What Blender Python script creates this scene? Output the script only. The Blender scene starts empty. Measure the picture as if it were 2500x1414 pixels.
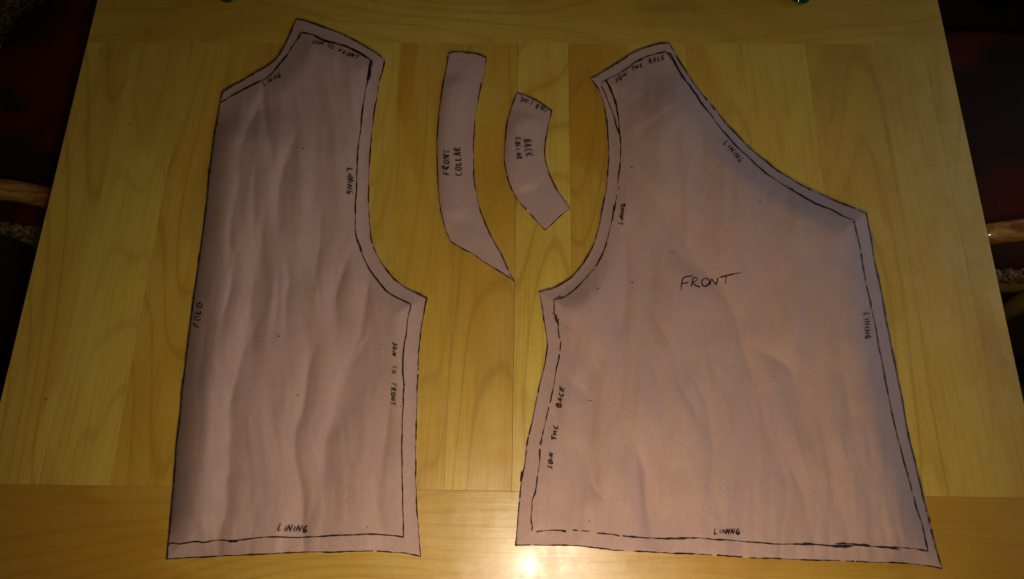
import bpy, math, random
import numpy as np
from mathutils import Matrix, Vector
from mathutils.geometry import delaunay_2d_cdt
S = bpy.context.scene
C = S.collection
rng = np.random.RandomState(7)
R = math.radians

# ---------------------------------------------------------------- camera
TZ = 0.74                      # table top height above the floor
H = 0.80                       # camera height above the table top
F = 1816.0; CX, CY = 1250.0, 707.0
XA = np.array([0.99978182, 0.00784218, -0.01936025])
YA = np.array([0.01378007, -0.94417215, 0.32916418])
ZA = np.array([-0.01569804, -0.32935915, -0.94407421])
cam = bpy.data.cameras.new('camera'); cam_o = bpy.data.objects.new('camera', cam); C.objects.link(cam_o)
cam.sensor_width = 36; cam.lens = F / 2500 * 36; cam.clip_start = 0.01; cam.clip_end = 50
cam_o.matrix_world = Matrix(((XA[0], -XA[1], -XA[2], 0), (YA[0], -YA[1], -YA[2], 0), (ZA[0], -ZA[1], -ZA[2], H + TZ), (0, 0, 0, 1)))
S.camera = cam_o

def P(x, y, z=0.0):
    """picture position -> place at height z above the table top (arrays welcome)"""
    x = np.asarray(x, float); y = np.asarray(y, float)
    z = np.zeros_like(x) + z
    r = np.stack([x - CX, y - CY, np.full_like(x, F)], -1)
    d = np.stack([r @ XA, r @ YA, r @ ZA], -1)
    t = (z - H) / d[..., 2]
    return d * t[..., None] + np.array([0, 0, H + TZ])

# ---------------------------------------------------------------- light
w = bpy.data.worlds.new('World'); S.world = w; w.use_nodes = True
bg = w.node_tree.nodes['Background']; bg.inputs[0].default_value = (1.0, 0.72, 0.42, 1); bg.inputs[1].default_value = 0.009

def lamp(name, kind, loc, target, power, col, **kw):
    l = bpy.data.lights.new(name, kind); o = bpy.data.objects.new(name, l); C.objects.link(o)
    l.energy = power; l.color = col
    for k, v in kw.items(): setattr(l, k, v)
    o.location = loc
    o.rotation_euler = (Vector(target) - Vector(loc)).to_track_quat('-Z', 'Y').to_euler()
    return o
# small warm lamp right over the near end of the table, beside the camera
lamp('flash_lamp', 'SPOT', (0.045, -0.045, H + TZ + 0.01), (0.03, 0.10, TZ), 6.8, (1.0, 0.82, 0.64),
     spot_size=R(140), spot_blend=1.0, shadow_soft_size=0.03)
# unseen low warm fill, added past the near table end to rake the creases
lamp('low_fill_light', 'SPOT', (0.04, -0.22, TZ + 0.35), (0.02, 0.25, TZ), 7.4, (1.0, 0.78, 0.57),
     spot_size=R(165), spot_blend=1.0, shadow_soft_size=0.035)
# dim cool fill added from the right to blue the right-hand paper edge
lamp('cool_fill_light', 'AREA', (1.5, 0.75, TZ + 0.32), (0.4, 0.35, TZ), 0.85, (0.55, 0.72, 1.0), size=0.7, spread=R(58))

S.view_settings.view_transform = 'Standard'; S.view_settings.look = 'None'
S.view_settings.exposure = 0; S.view_settings.gamma = 1; S.view_settings.use_curve_mapping = False
S.render.engine = 'CYCLES'
S.cycles.use_denoising = True

# ---------------------------------------------------------------- helpers
def tag(o, label=None, cat=None, group=None, kind=None):
    if label: o['label'] = label
    if cat: o['category'] = cat
    if group: o['group'] = group
    if kind: o['kind'] = kind
    return o
def empty(name, loc, label, cat, group=None):
    o = bpy.data.objects.new(name, None); C.objects.link(o); o.location = loc; o.empty_display_size = .05
    return tag(o, label, cat, group)
def mesh(name, verts, faces, mat, parent=None, smooth=False, uvs=None):
    me = bpy.data.meshes.new(name)
    off = np.array(parent.location) if parent else np.zeros(3)
    verts = np.asarray(verts, float).reshape(-1, 3) - off
    me.from_pydata([tuple(v) for v in verts], [], [tuple(int(i) for i in f) for f in faces]); me.update()
    if smooth: me.polygons.foreach_set('use_smooth', [True] * len(me.polygons))
    o = bpy.data.objects.new(name, me); C.objects.link(o)
    if mat: me.materials.append(mat)
    if parent: o.parent = parent
    return o
def bevel(o, wd, seg=2):
    m = o.modifiers.new('bevel', 'BEVEL'); m.width = wd; m.segments = seg; m.limit_method = 'ANGLE'; m.angle_limit = R(35)
    return o
def box_vf(x0, x1, y0, y1, z0, z1, n=0):
    v = [(x0, y0, z0), (x1, y0, z0), (x1, y1, z0), (x0, y1, z0), (x0, y0, z1), (x1, y0, z1), (x1, y1, z1), (x0, y1, z1)]
    f = [(0, 3, 2, 1), (4, 5, 6, 7), (0, 1, 5, 4), (1, 2, 6, 5), (2, 3, 7, 6), (3, 0, 4, 7)]
    return v, [tuple(i + n for i in q) for q in f]
def tube(pts, rad, seg=16):
    """closed-end swept tube; rad may be a list"""
    pts = [Vector(p) for p in pts]; n = len(pts)
    rad = rad if hasattr(rad, '__len__') else [rad] * n
    V, Fc = [], []
    up = Vector((0, 0, 1))
    for i, p in enumerate(pts):
        t = (pts[min(i + 1, n - 1)] - pts[max(i - 1, 0)]).normalized()
        a = t.cross(up)
        if a.length < .05: a = t.cross(Vector((0, 1, 0)))
        a.normalize(); b = a.cross(t)
        for k in range(seg):
            th = 2 * math.pi * k / seg
            V.append(tuple(p + (a * math.cos(th) + b * math.sin(th)) * rad[i]))
    for i in range(n - 1):
        for k in range(seg):
            k2 = (k + 1) % seg
            Fc.append((i * seg + k, i * seg + k2, (i + 1) * seg + k2, (i + 1) * seg + k))
    Fc.append(tuple(range(seg - 1, -1, -1))); Fc.append(tuple((n - 1) * seg + k for k in range(seg)))
    return V, Fc
def catmull(pts, step):
    pts = np.asarray(pts, float)
    if len(pts) < 3:
        n = max(2, int(np.linalg.norm(pts[-1] - pts[0]) / step) + 1)
        return np.stack([np.interp(np.linspace(0, 1, n), [0, 1], pts[:, k]) for k in range(pts.shape[1])], 1)
    P0 = np.vstack([2 * pts[0] - pts[1], pts, 2 * pts[-1] - pts[-2]]); out = []
    for i in range(1, len(P0) - 2):
        a, b, c, d = P0[i - 1], P0[i], P0[i + 1], P0[i + 2]
        n = max(1, int(np.linalg.norm(c - b) / step))
        for t in np.arange(n) / n:
            out.append(.5 * ((2 * b) + (-a + c) * t + (2 * a - 5 * b + 4 * c - d) * t * t + (-a + 3 * b - 3 * c + d) * t ** 3))
    out.append(pts[-1]); return np.array(out)
def smooth_path(pts, step, corner=32, closed=False):
    """curve through the points, kept sharp at corners"""
    pts = [np.array(p, float) for p in pts]
    q = [pts[0]]
    for p in pts[1:]:
        if np.linalg.norm(p - q[-1]) > 1.5: q.append(p)
    if closed:
        if np.linalg.norm(q[-1] - q[0]) < 1.5: q.pop()
        q.append(q[0])
    q = np.array(q); br = [0]
    for i in range(1, len(q) - 1):
        a = q[i] - q[i - 1]; b = q[i + 1] - q[i]
        an = abs(math.degrees(math.atan2(a[0] * b[1] - a[1] * b[0], a @ b)))
        if an > corner: br.append(i)
    br.append(len(q) - 1); out = []
    for s, e in zip(br[:-1], br[1:]):
        c = catmull(q[s:e + 1], step); out.append(c[:-1])
    if not closed: out.append(q[-1:])
    return np.vstack(out)
def Zm(ox, oy, s, pts): return [(ox + x / s, oy + y / s) for x, y in pts]

def noise1(t, seed):
    """smooth 1-D value noise in -1..1"""
    t = np.asarray(t, float); i = np.floor(t).astype(int); f = t - i; f = f * f * (3 - 2 * f)
    h = lambda k: np.modf(np.sin((k + seed * 57.3) * 127.1) * 43758.5453)[0]
    return h(i) * (1 - f) + h(i + 1) * f
def noise2(x, y, seed):
    x = np.asarray(x, float); y = np.asarray(y, float)
    xi = np.floor(x); yi = np.floor(y); fx = x - xi; fy = y - yi
    fx = fx * fx * (3 - 2 * fx); fy = fy * fy * (3 - 2 * fy)
    h = lambda a, b: np.modf(np.sin(a * 127.1 + b * 311.7 + seed * 74.7) * 43758.5453)[0]
    return (h(xi, yi) * (1 - fx) + h(xi + 1, yi) * fx) * (1 - fy) + (h(xi, yi + 1) * (1 - fx) + h(xi + 1, yi + 1) * fx) * fy

# ---------------------------------------------------------------- materials
class NT:
    def __init__(s, name):
        s.m = bpy.data.materials.new(name); s.m.use_nodes = True; s.t = s.m.node_tree
        s.b = s.t.nodes['Principled BSDF']
    def n(s, ty, **kw):
        o = s.t.nodes.new(ty)
        for k, v in kw.items():
            if k.startswith('i_'):
                key = k[2:]; key = int(key) if key.isdigit() else key
                s.set(o.inputs[key], v)
            else: setattr(o, k, v)
        return o
    def set(s, sock, v):
        if isinstance(v, bpy.types.NodeSocket): s.t.links.new(v, sock)
        else: sock.default_value = v
    def math(s, op, a, b=0.0, c=0.0):
        o = s.n('ShaderNodeMath', operation=op); s.set(o.inputs[0], a); s.set(o.inputs[1], b); s.set(o.inputs[2], c); return o.outputs[0]
    def noise(s, vec, scale, detail=2, rough=.5, dist=0):
        o = s.n('ShaderNodeTexNoise'); s.set(o.inputs['Vector'], vec); o.inputs['Scale'].default_value = scale
        o.inputs['Detail'].default_value = detail; o.inputs['Roughness'].default_value = rough; o.inputs['Distortion'].default_value = dist
        return o.outputs['Fac']
    def mix(s, f, a, b, blend='MIX'):
        o = s.n('ShaderNodeMix', data_type='RGBA', blend_type=blend)
        s.set(o.inputs[0], f); s.set(o.inputs[6], a); s.set(o.inputs[7], b); return o.outputs[2]
    def ramp(s, f, lo, hi, a=0., b=1.):
        o = s.n('ShaderNodeMapRange'); o.interpolation_type = 'SMOOTHSTEP'
        s.set(o.inputs[0], f); s.set(o.inputs[1], lo); s.set(o.inputs[2], hi); s.set(o.inputs[3], a); s.set(o.inputs[4], b); return o.outputs[0]
    def coord(s): return s.n('ShaderNodeNewGeometry').outputs['Position']
    def xyz(s, v):
        o = s.n('ShaderNodeSeparateXYZ'); s.set(o.inputs[0], v); return o.outputs
    def comb(s, x, y, z):
        o = s.n('ShaderNodeCombineXYZ'); s.set(o.inputs[0], x); s.set(o.inputs[1], y); s.set(o.inputs[2], z); return o.outputs[0]
    def bump(s, h, dist, strength=1.0):
        o = s.n('ShaderNodeBump'); s.set(o.inputs['Height'], h); o.inputs['Distance'].default_value = dist; o.inputs['Strength'].default_value = strength
        s.t.links.new(o.outputs[0], s.b.inputs['Normal'])
    def base(s, c): s.set(s.b.inputs['Base Color'], c)
    def p(s, **kw):
        for k, v in kw.items(): s.set(s.b.inputs[k.replace('_', ' ')], v)

def c4(r, g, b): return (r, g, b, 1)

def wood(name, along, gloss=True, dark=1.0, knots=()):
    t = NT(name); x, y, z = t.xyz(t.coord())
    if along == 'x': x, y = y, x
    at = t.n('ShaderNodeAttribute', attribute_name='tone'); tn, sd, dp = t.xyz(at.outputs['Vector'])
    sdo = t.math('MULTIPLY', sd, 31.7)
    wx = t.math('ADD', x, sdo)
    v = t.comb(wx, t.math('MULTIPLY', y, .15), sdo)
    ring = t.noise(v, 6.5, 1.6, .4, .25)
    ringf = t.math('PINGPONG', t.math('MULTIPLY', ring, 23.0), .5)
    line = t.ramp(ringf, 0.0, 0.13, 1, 0)                       # thin dark growth lines
    soft = t.ramp(ringf, 0.05, .5, 1, 0)
    act = t.ramp(t.noise(v, 3.1, 1), .38, .62, .25, 1)
    fine = t.noise(t.comb(t.math('MULTIPLY', wx, 420), t.math('MULTIPLY', y, 9), sdo), 1.0, 3, .6)
    cloud = t.noise(t.comb(wx, t.math('MULTIPLY', y, .45), sdo), 9, 3, .55, .4)
    pale = c4(.61, .435, .060); gold = c4(.52, .285, .020); deep = c4(.33, .165, .012)
    col = t.mix(tn, pale, gold)
    col = t.mix(t.ramp(cloud, .42, .66, 0, .35), col, c4(.68, .54, .10))
    col = t.mix(t.ramp(cloud, .30, .47, .20, 0), col, deep)
    patch = t.ramp(t.noise(t.comb(wx, t.math('MULTIPLY', y, .30), sdo), 4.3, 2.5, .5, .7), .52, .56)
    col = t.mix(t.math('MULTIPLY', patch, .40), col, c4(.68, .54, .085))
    brown = t.ramp(t.noise(t.comb(t.math('ADD', wx, 3.1), t.math('MULTIPLY', y, .35), sdo), 6.0, 3, .55, .9), .56, .62)
    col = t.mix(t.math('MULTIPLY', brown, .30), col, c4(.40, .225, .035))
    col = t.mix(dp, col, deep)
    col = t.mix(t.math('MULTIPLY', t.math('MULTIPLY', soft, act), .10), col, deep)
    col = t.mix(t.math('MULTIPLY', t.math('MULTIPLY', line, act), .42), col, deep)
    col = t.mix(t.ramp(fine, .45, .72, 0, .32), col, deep)
    pores = t.noise(t.comb(t.math('MULTIPLY', wx, 900), t.math('MULTIPLY', y, 60), sdo), 1.0, 1, .5)
    col = t.mix(t.ramp(pores, .70, .80, 0, .30), col, c4(.12, .055, .012))
    mot = t.noise(t.coord(), 620, 2, .7)
    col = t.mix(t.ramp(mot, .3, .7, .16, 0), col, c4(.22, .12, .03))
    if dark != 1.0: col = t.mix(1 - dark, col, c4(.10, .035, .012))
    for kx, ky, kr in knots:
        k = P(kx, ky); d = t.n('ShaderNodeVectorMath', operation='DISTANCE'); t.set(d.inputs[0], t.coord()); d.inputs[1].default_value = tuple(k)
        dd = t.math('ADD', d.outputs['Value'], t.math('MULTIPLY', t.noise(t.coord(), 160, 2), kr * 1.2))
        col = t.mix(t.ramp(dd, kr * .7, kr * 2.2, .75, 0), col, c4(.06, .022, .01))
    t.base(col)
    t.p(Roughness=.34, Specular_IOR_Level=1.0)
    if gloss:
        sm = t.noise(t.coord(), 23, 4, .6)
        t.p(Coat_Weight=1.0, Coat_IOR=1.6, Coat_Roughness=t.ramp(sm, .3, .7, .16, .36))
    hh = t.math('ADD', t.math('MULTIPLY', fine, .6), t.math('MULTIPLY', t.noise(t.coord(), 60, 3), .9))
    t.bump(hh, .0004, .7)
    return t.m

def plain(name, col, rough=.6, var=.15, scale=60, bump=0, **kw):
    t = NT(name); nz = t.noise(t.coord(), scale, 3, .6)
    t.base(t.mix(t.ramp(nz, .3, .7, 0, var * 2), c4(*col), c4(*[k * .45 for k in col])))
    t.p(Roughness=rough, **kw)
    if bump: t.bump(nz, bump)
    return t.m

def paper_mat(name, col):
    t = NT(name); co = t.coord(); x, y, z = t.xyz(co)
    a = t.noise(co, 620, 3, .75); b = t.noise(co, 1300, 2, .6); c = t.noise(co, 34, 3, .5)
    fib = t.noise(t.comb(t.math('MULTIPLY', x, 260), t.math('MULTIPLY', y, 900), 0), 1, 2, .6)
    k = t.mix(t.ramp(a, .40, .60, 0, .55), c4(*col), c4(col[0] * .70, col[1] * .60, col[2] * .62))
    k = t.mix(t.ramp(b, .38, .62, 0, .45), k, c4(col[0] * 1.2, col[1] * 1.12, col[2] * .92))
    k = t.mix(t.ramp(c, .38, .62, 0, .30), k, c4(col[0] * .82, col[1] * .78, col[2] * .9))
    k = t.mix(t.ramp(fib, .62, .78, 0, .14), k, c4(col[0] * .5, col[1] * .4, col[2] * .4))
    sp = t.n('ShaderNodeTexVoronoi'); t.set(sp.inputs['Vector'], co); sp.inputs['Scale'].default_value = 75
    fl = t.ramp(sp.outputs['Distance'], .035, .10, .6, 0)
    pick = t.ramp(t.xyz(sp.outputs['Color'])[0], .90, .92)
    k = t.mix(t.math('MULTIPLY', fl, pick), k, c4(.06, .03, .03))
    t.base(k); t.p(Roughness=.78, Specular_IOR_Level=.22)
    t.bump(t.math('ADD', a, t.math('MULTIPLY', fib, .5)), .00035, .5)
    return t.m

M = {}
KN = ((112, 975, .0016), (316, 303, .0016), (1775, 182, .0011), (1792, 187, .0010), (1240, 918, .0010))
M['plank'] = wood('plank_wood', 'y', knots=KN)
M['end'] = wood('end_board_wood', 'x')
tw = NT('bent_wood'); x, y, z = tw.xyz(tw.coord())
g1 = tw.noise(tw.comb(tw.math('MULTIPLY', x, 9), tw.math('MULTIPLY', y, 70), tw.math('MULTIPLY', z, 70)), 1, 3, .6, .5)
g2 = tw.noise(tw.comb(tw.math('MULTIPLY', x, 60), tw.math('MULTIPLY', y, 700), tw.math('MULTIPLY', z, 700)), 1, 2, .6)
k = tw.mix(tw.ramp(g1, .40, .60), c4(.80, .44, .10), c4(.38, .12, .025)); k = tw.mix(tw.ramp(g2, .5, .75, 0, .5), k, c4(.09, .025, .008))
tw.base(k); tw.p(Roughness=.4, Coat_Weight=.8, Coat_Roughness=.09); tw.bump(g2, .0003); M['bent'] = tw.m
M['leg'] = wood('leg_wood', 'y', gloss=False, dark=.8)
M['paper'] = paper_mat('kraft_paper', (.405, .288, .250))
ti = NT('marker_ink')
ti.base(ti.mix(ti.ramp(ti.noise(ti.coord(), 500, 3, .7), .48, .72), c4(.010, .006, .008), c4(.07, .038, .042)))
ti.p(Roughness=.6, Specular_IOR_Level=.2)
M['ink'] = ti.m
tl = NT('faint_ink')
tl.base(tl.mix(tl.ramp(tl.noise(tl.coord(), 900, 2), .4, .65), c4(.03, .015, .018), c4(.16, .09, .085)))
tl.p(Roughness=.7, Specular_IOR_Level=.2)
M['faint'] = tl.m

# upholstery: maroon with dark leaf shapes
tu = NT('maroon_upholstery'); v = tu.n('ShaderNodeTexVoronoi', feature='SMOOTH_F1'); dist = tu.n('ShaderNodeTexNoise'); dist.inputs['Scale'].default_value = 7
tu.set(dist.inputs['Vector'], tu.coord())
va = tu.n('ShaderNodeVectorMath', operation='MULTIPLY_ADD'); tu.set(va.inputs[0], dist.outputs['Color']); va.inputs[1].default_value = (.16, .16, .16); tu.set(va.inputs[2], tu.coord())
tu.set(v.inputs['Vector'], va.outputs[0]); v.inputs['Scale'].default_value = 6.5; v.inputs['Randomness'].default_value = .8
leaf = tu.ramp(v.outputs['Distance'], .36, .55)
k = tu.mix(leaf, c4(.15, .020, .007), c4(.040, .022, .010))
k = tu.mix(tu.ramp(v.outputs['Distance'], .08, .16, 1, 0), k, c4(.05, .035, .012))
k = tu.mix(tu.ramp(tu.noise(tu.coord(), 900, 2), .3, .7, 0, .4), k, c4(.03, .006, .004))
tu.base(k); tu.p(Roughness=.85, Specular_IOR_Level=.15); tu.bump(tu.noise(tu.coord(), 900, 2), .0008, .6)
M['seat'] = tu.m
tb = NT('braid_trim'); tb.base(tb.mix(tb.ramp(tb.noise(tb.coord(), 230, 3, .7), .38, .62), c4(.50, .36, .16), c4(.09, .045, .02)))
tb.p(Roughness=.9, Specular_IOR_Level=.1); tb.bump(tb.noise(tb.coord(), 260, 3, .7), .004); M['braid'] = tb.m
# carpet and rug
tc = NT('speckled_carpet'); a = tc.noise(tc.coord(), 85, 3, .75); b = tc.noise(tc.coord(), 48, 2, .6)
k = tc.mix(tc.ramp(a, .42, .58), c4(.48, .36, .20), c4(.07, .045, .025)); k = tc.mix(tc.ramp(b, .56, .66, 0, .8), k, c4(.10, .13, .05))
tc.base(k); tc.p(Roughness=.95, Specular_IOR_Level=.05); tc.bump(a, .006); M['carpet'] = tc.m
tr = NT('leaf_rug'); vr = tr.n('ShaderNodeTexVoronoi', feature='F1', distance='MANHATTAN'); tr.set(vr.inputs['Vector'], tr.coord()); vr.inputs['Scale'].default_value = 3.4
g = tr.ramp(vr.outputs['Distance'], .40, .44)
k = tr.mix(g, c4(.085, .10, .028), c4(.018, .014, .008)); k = tr.mix(tr.ramp(vr.outputs['Distance'], .62, .66), k, c4(.09, .05, .022))
k = tr.mix(tr.ramp(tr.noise(tr.coord(), 300, 2), .3, .7, 0, .5), k, c4(.02, .018, .008))
tr.base(k); tr.p(Roughness=.95, Specular_IOR_Level=.05); tr.bump(tr.noise(tr.coord(), 300, 2), .003); M['rug'] = tr.m
tg = NT('green_glass'); tg.base(c4(.012, .10, .05)); tg.p(Roughness=.05, IOR=1.5, Transmission_Weight=.6); M['glass'] = tg.m

# ---------------------------------------------------------------- floor, rug
fl = mesh('floor', [(-4, -3, 0), (4, -3, 0), (4, 4, 0), (-4, 4, 0)], [(0, 1, 2, 3)], M['carpet']); tag(fl, kind='structure')
v_, f_ = box_vf(-1.5, 1.8, -1.2, 1.25, .001, .011)
rug = mesh('rug', [(a * math.cos(.13) - b * math.sin(.13), a * math.sin(.13) + b * math.cos(.13), z) for a, b, z in v_], f_, M['rug']); bevel(rug, .004)
tag(rug, 'dark green and brown leaf patterned rug on the floor under the table', 'rug')

# ---------------------------------------------------------------- table
K = H / .88
XL, XR = -.6319 * K, .5863 * K
Y0, Y1 = .0625 * K, .6765 * K
YN, YF = Y0 - .155, Y1 + .155
TH = .030
table = empty('table', ((XL + XR) / 2, (YN + YF) / 2, 0), 'varnished pale wooden plank table with paper pattern pieces laid on top', 'table')
def set_tone(o, vals):
    at = o.data.attributes.new('tone', 'FLOAT_VECTOR', 'POINT'); at.data.foreach_set('vector', np.asarray(vals, float).ravel())
# planks: left edges read off the far seam
tops = [213, 326, 466, 600, 735, 862, 980, 1130, 1264, 1388, 1532, 1672, 1810, 1965, 2135, 2252, 2312]
tone = [.35, .15, .45, .7, .5, .05, 1.0, .75, .15, 1.0, .45, .5, .3, .6, .55, .45]
xs = [XL] + [float(P(t_, 108)[0]) for t_ in tops[1:-1]] + [XR]
V, Fc, Tn = [], [], []
for i in range(len(tone)):
    gap = .00018 if i in (1, 7, 8) else .00006
    v_, f_ = box_vf(xs[i] + (gap if i else 0), xs[i + 1] - (gap if i < len(tone) - 1 else 0), Y0 + .0001, Y1 - .0001, TZ - TH, TZ, len(V))
    V += v_; Fc += f_; Tn += [(tone[i], i * .137 + .11, {6: .16, 7: .10, 9: .24, 3: .08, 13: .08}.get(i, 0))] * 8
top = mesh('tabletop', V, Fc, M['plank'], table); set_tone(top, Tn); bevel(top, .00012, 1)
for y0, y1, tn_, sd_, nm in ((YN, Y0, .95, .93, 'near'), (Y1, YF, .55, .44, 'far')):
    v_, f_ = box_vf(XL, XR, y0, y1, TZ - TH, TZ + .0000)
    e = mesh('end_board', v_, f_, M['end'], table); set_tone(e, [(tn_, sd_, .34 if nm == 'near' else .08)] * 8); bevel(e, .0003, 2)
# apron and legs
for x0, x1, y0, y1 in ((XL + .05, XR - .05, YN + .05, YN + .07), (XL + .05, XR - .05, YF - .07, YF - .05), (XL + .05, XL + .07, YN + .07, YF - .07), (XR - .07, XR - .05, YN + .07, YF - .07)):
    v_, f_ = box_vf(x0, x1, y0, y1, TZ - TH - .085, TZ - TH - .0003)
    e = mesh('apron', v_, f_, M['leg'], table); set_tone(e, [(.5, .3, 0)] * 8)
for sx in (XL + .10, XR - .10):
    for sy in (YN + .10, YF - .10):
        prof = [(0.011, .024), (.10, .020), (.16, .030), (.24, .022), (.45, .030), (.56, .026), (.58, .034), (TZ - TH - .001, .034)]
        zz = np.linspace(.011, TZ - TH - .001, 40); rr = np.interp(zz, [q[0] for q in prof], [q[1] for q in prof])
        v_, f_ = tube([(sx, sy, z_) for z_ in zz], list(rr), 20)
        e = mesh('leg', v_, f_, M['leg'], table, smooth=True); set_tone(e, [(.4, .7, 0)] * len(v_))

# ---------------------------------------------------------------- chairs
def chair(cx, cy, side, label, d0=.245, tilt=0.0, az=-.12, hy=.235, ex0=4.0):
    """side -1: stands left of the table; +1: right"""
    t = empty('armchair', (cx, cy, 0), label, 'chair', 'upholstered armchairs drawn up to the table ends')
    hx, n_ = .24, 72
    zt = TZ - .28
    def ring(s, z, ex=ex0):
        out = []
        for k_ in range(n_):
            a = 2 * math.pi * k_ / n_; ca, sa = math.cos(a), math.sin(a)
            out.append((cx + s * hx * math.copysign(abs(ca) ** (2 / ex), ca), cy + s * hy * math.copysign(abs(sa) ** (2 / ex), sa), z))
        return out
    V, Fc = [], []
    rings = [(.90, -.075), (.97, -.070), (1.0, -.050), (1.0, -.022), (.985, -.008), (.95, .002), (.88, .008), (.75, .014), (.5, .022), (.25, .026), (.02, .027)]
    for s, z in rings: V += ring(s, zt + z)
    for i in range(len(rings) - 1):
        for k_ in range(n_):
            k2 = (k_ + 1) % n_; Fc.append((i * n_ + k_, i * n_ + k2, (i + 1) * n_ + k2, (i + 1) * n_ + k_))
    Fc.append(tuple(range(n_ - 1, -1, -1))); Fc.append(tuple((len(rings) - 1) * n_ + k_ for k_ in range(n_)))
    mesh('seat_cushion', V, Fc, M['seat'], t, True)
    pr = ring(1.015, zt - .016); pr = [p_ for p_ in pr[n_ // 2 - 3:] + pr[:4]]      # trim along the near edge only
    pr = catmull(pr, .004)
    v_, f_ = tube([tuple(p) for p in pr], [.011 + .003 * math.sin(i * 1.3) + .0015 * math.sin(i * 2.9) for i in range(len(pr))], 10)
    mesh('braid_trim', v_, f_, M['braid'], t, True)
    # wooden seat frame
    V, Fc = [], []
    for s, z in ((.95, -.13), (1.0, -.125), (1.02, -.078), (.9, -.0755)): V += ring(s, zt + z)
    for i in range(3):
        for k_ in range(n_):
            k2 = (k_ + 1) % n_; Fc.append((i * n_ + k_, i * n_ + k2, (i + 1) * n_ + k2, (i + 1) * n_ + k_))
    Fc.append(tuple(range(n_ - 1, -1, -1)))
    e = mesh('seat_frame', V, Fc, M['leg'], t, True); set_tone(e, [(.5, .2, 0)] * len(V))
    for ax in (-1, 1):
        for ay in (-1, 1):
            v_, f_ = tube([(cx + ax * .19, cy + ay * .185, zt - .128), (cx + ax * .195, cy + ay * .19, .2), (cx + ax * .205, cy + ay * .20, .012)], [.021, .018, .014], 14)
            e = mesh('leg', v_, f_, M['leg'], t, True); set_tone(e, [(.4, .25, 0)] * len(v_))
    # arms: bent wood rails that run back to front, then drop to the seat frame
    az += TZ
    for ay in (-1, 1):
        o = side * -1          # towards the table
        base_ = [(a, d0 + b - tilt * a, z) for a, b, z in [(-.33, -.022, .02), (-.25, -.014, .012), (-.15, -.008, .004), (-.08, -.002, 0), (-.02, .004, 0), (.03, .014, 0), (.07, .027, -.003), (.11, .040, -.012), (.14, .046, -.035), (.15, .04, -.075), (.15, .02, -.13), (.15, -.03, -.20)]]
        ap = catmull([(cx + o * a, cy + ay * b, az + z) for a, b, z in base_], .008)
        rr = np.interp(np.linspace(0, 1, len(ap)), [0, .5, .7, 1], [.0145, .0155, .0145, .011])
        v_, f_ = tube([tuple(q) for q in ap], list(rr), 20)
        e = mesh('arm_rail', v_, f_, M['bent'], t, True); set_tone(e, [(.35, .62 + ay * .1, 0)] * len(v_))
    bp = []
    for k_ in range(25):
        a = math.pi * k_ / 24
        bp.append((cx + side * (.30 + .07 * math.sin(a)), cy - .24 * math.cos(a), zt - .05 + .52 * math.sin(a) ** .6))
    v_, f_ = tube(bp, .016, 14)
    e = mesh('back_hoop', v_, f_, M['bent'], t, True); set_tone(e, [(.4, .5, 0)] * len(v_))
    for q in (-.13, -.065, 0, .065, .13):
        h_ = .52 * (1 - (q / .24) ** 2) ** .3
        v_, f_ = tube([(cx + side * .235, cy + q, zt - .09), (cx + side * .31, cy + q, zt - .05 + h_ * .5), (cx + side * .362, cy + q, zt - .055 + h_)], .007, 10)
        e = mesh('spindle', v_, f_, M['bent'], t, True); set_tone(e, [(.4, .5, 0)] * len(v_))
    return t
chair(-.700, .712, -1, 'maroon cushioned wooden armchair at the left end of the table, its arm rail catching light', .247, 0, -.12)
chair(.735, .640, 1, 'maroon cushioned wooden armchair in deep shadow at the right end of the table', .225, .25, -.10, .225, 3.0)

# ---------------------------------------------------------------- green glass pebbles
def pebble(px, py, label, s=1.0):
    c0 = P(px, py); V, Fc = [], []; n_ = 36
    rings = [(.80, 0.0002), (.95, .0015), (1.0, .0035), (.96, .0060), (.84, .0084), (.62, .0103), (.35, .0114), (.03, .0118)]
    for r_, z in rings:
        for k_ in range(n_):
            a = 2 * math.pi * k_ / n_; w_ = 1 + .03 * math.sin(2 * a + px) + .015 * math.sin(3 * a)
            V.append((c0[0] + .0165 * s * r_ * w_ * math.cos(a), c0[1] + .0165 * s * r_ * w_ * math.sin(a), TZ + z))
    for i in range(len(rings) - 1):
        for k_ in range(n_):
            k2 = (k_ + 1) % n_; Fc.append((i * n_ + k_, i * n_ + k2, (i + 1) * n_ + k2, (i + 1) * n_ + k_))
    Fc.append(tuple(range(n_ - 1, -1, -1))); Fc.append(tuple((len(rings) - 1) * n_ + k_ for k_ in range(n_)))
    o = mesh('glass_pebble', V, Fc, M['glass'], None, True)
    tag(o, label, 'glass pebble', 'green glass pebbles on the far end board')
pebble(561, -14, 'rounded green glass pebble on the far end board, above the back pattern piece')
pebble(1953, -12, 'rounded dark green glass pebble on the far end board, right of the front pattern piece')

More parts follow.
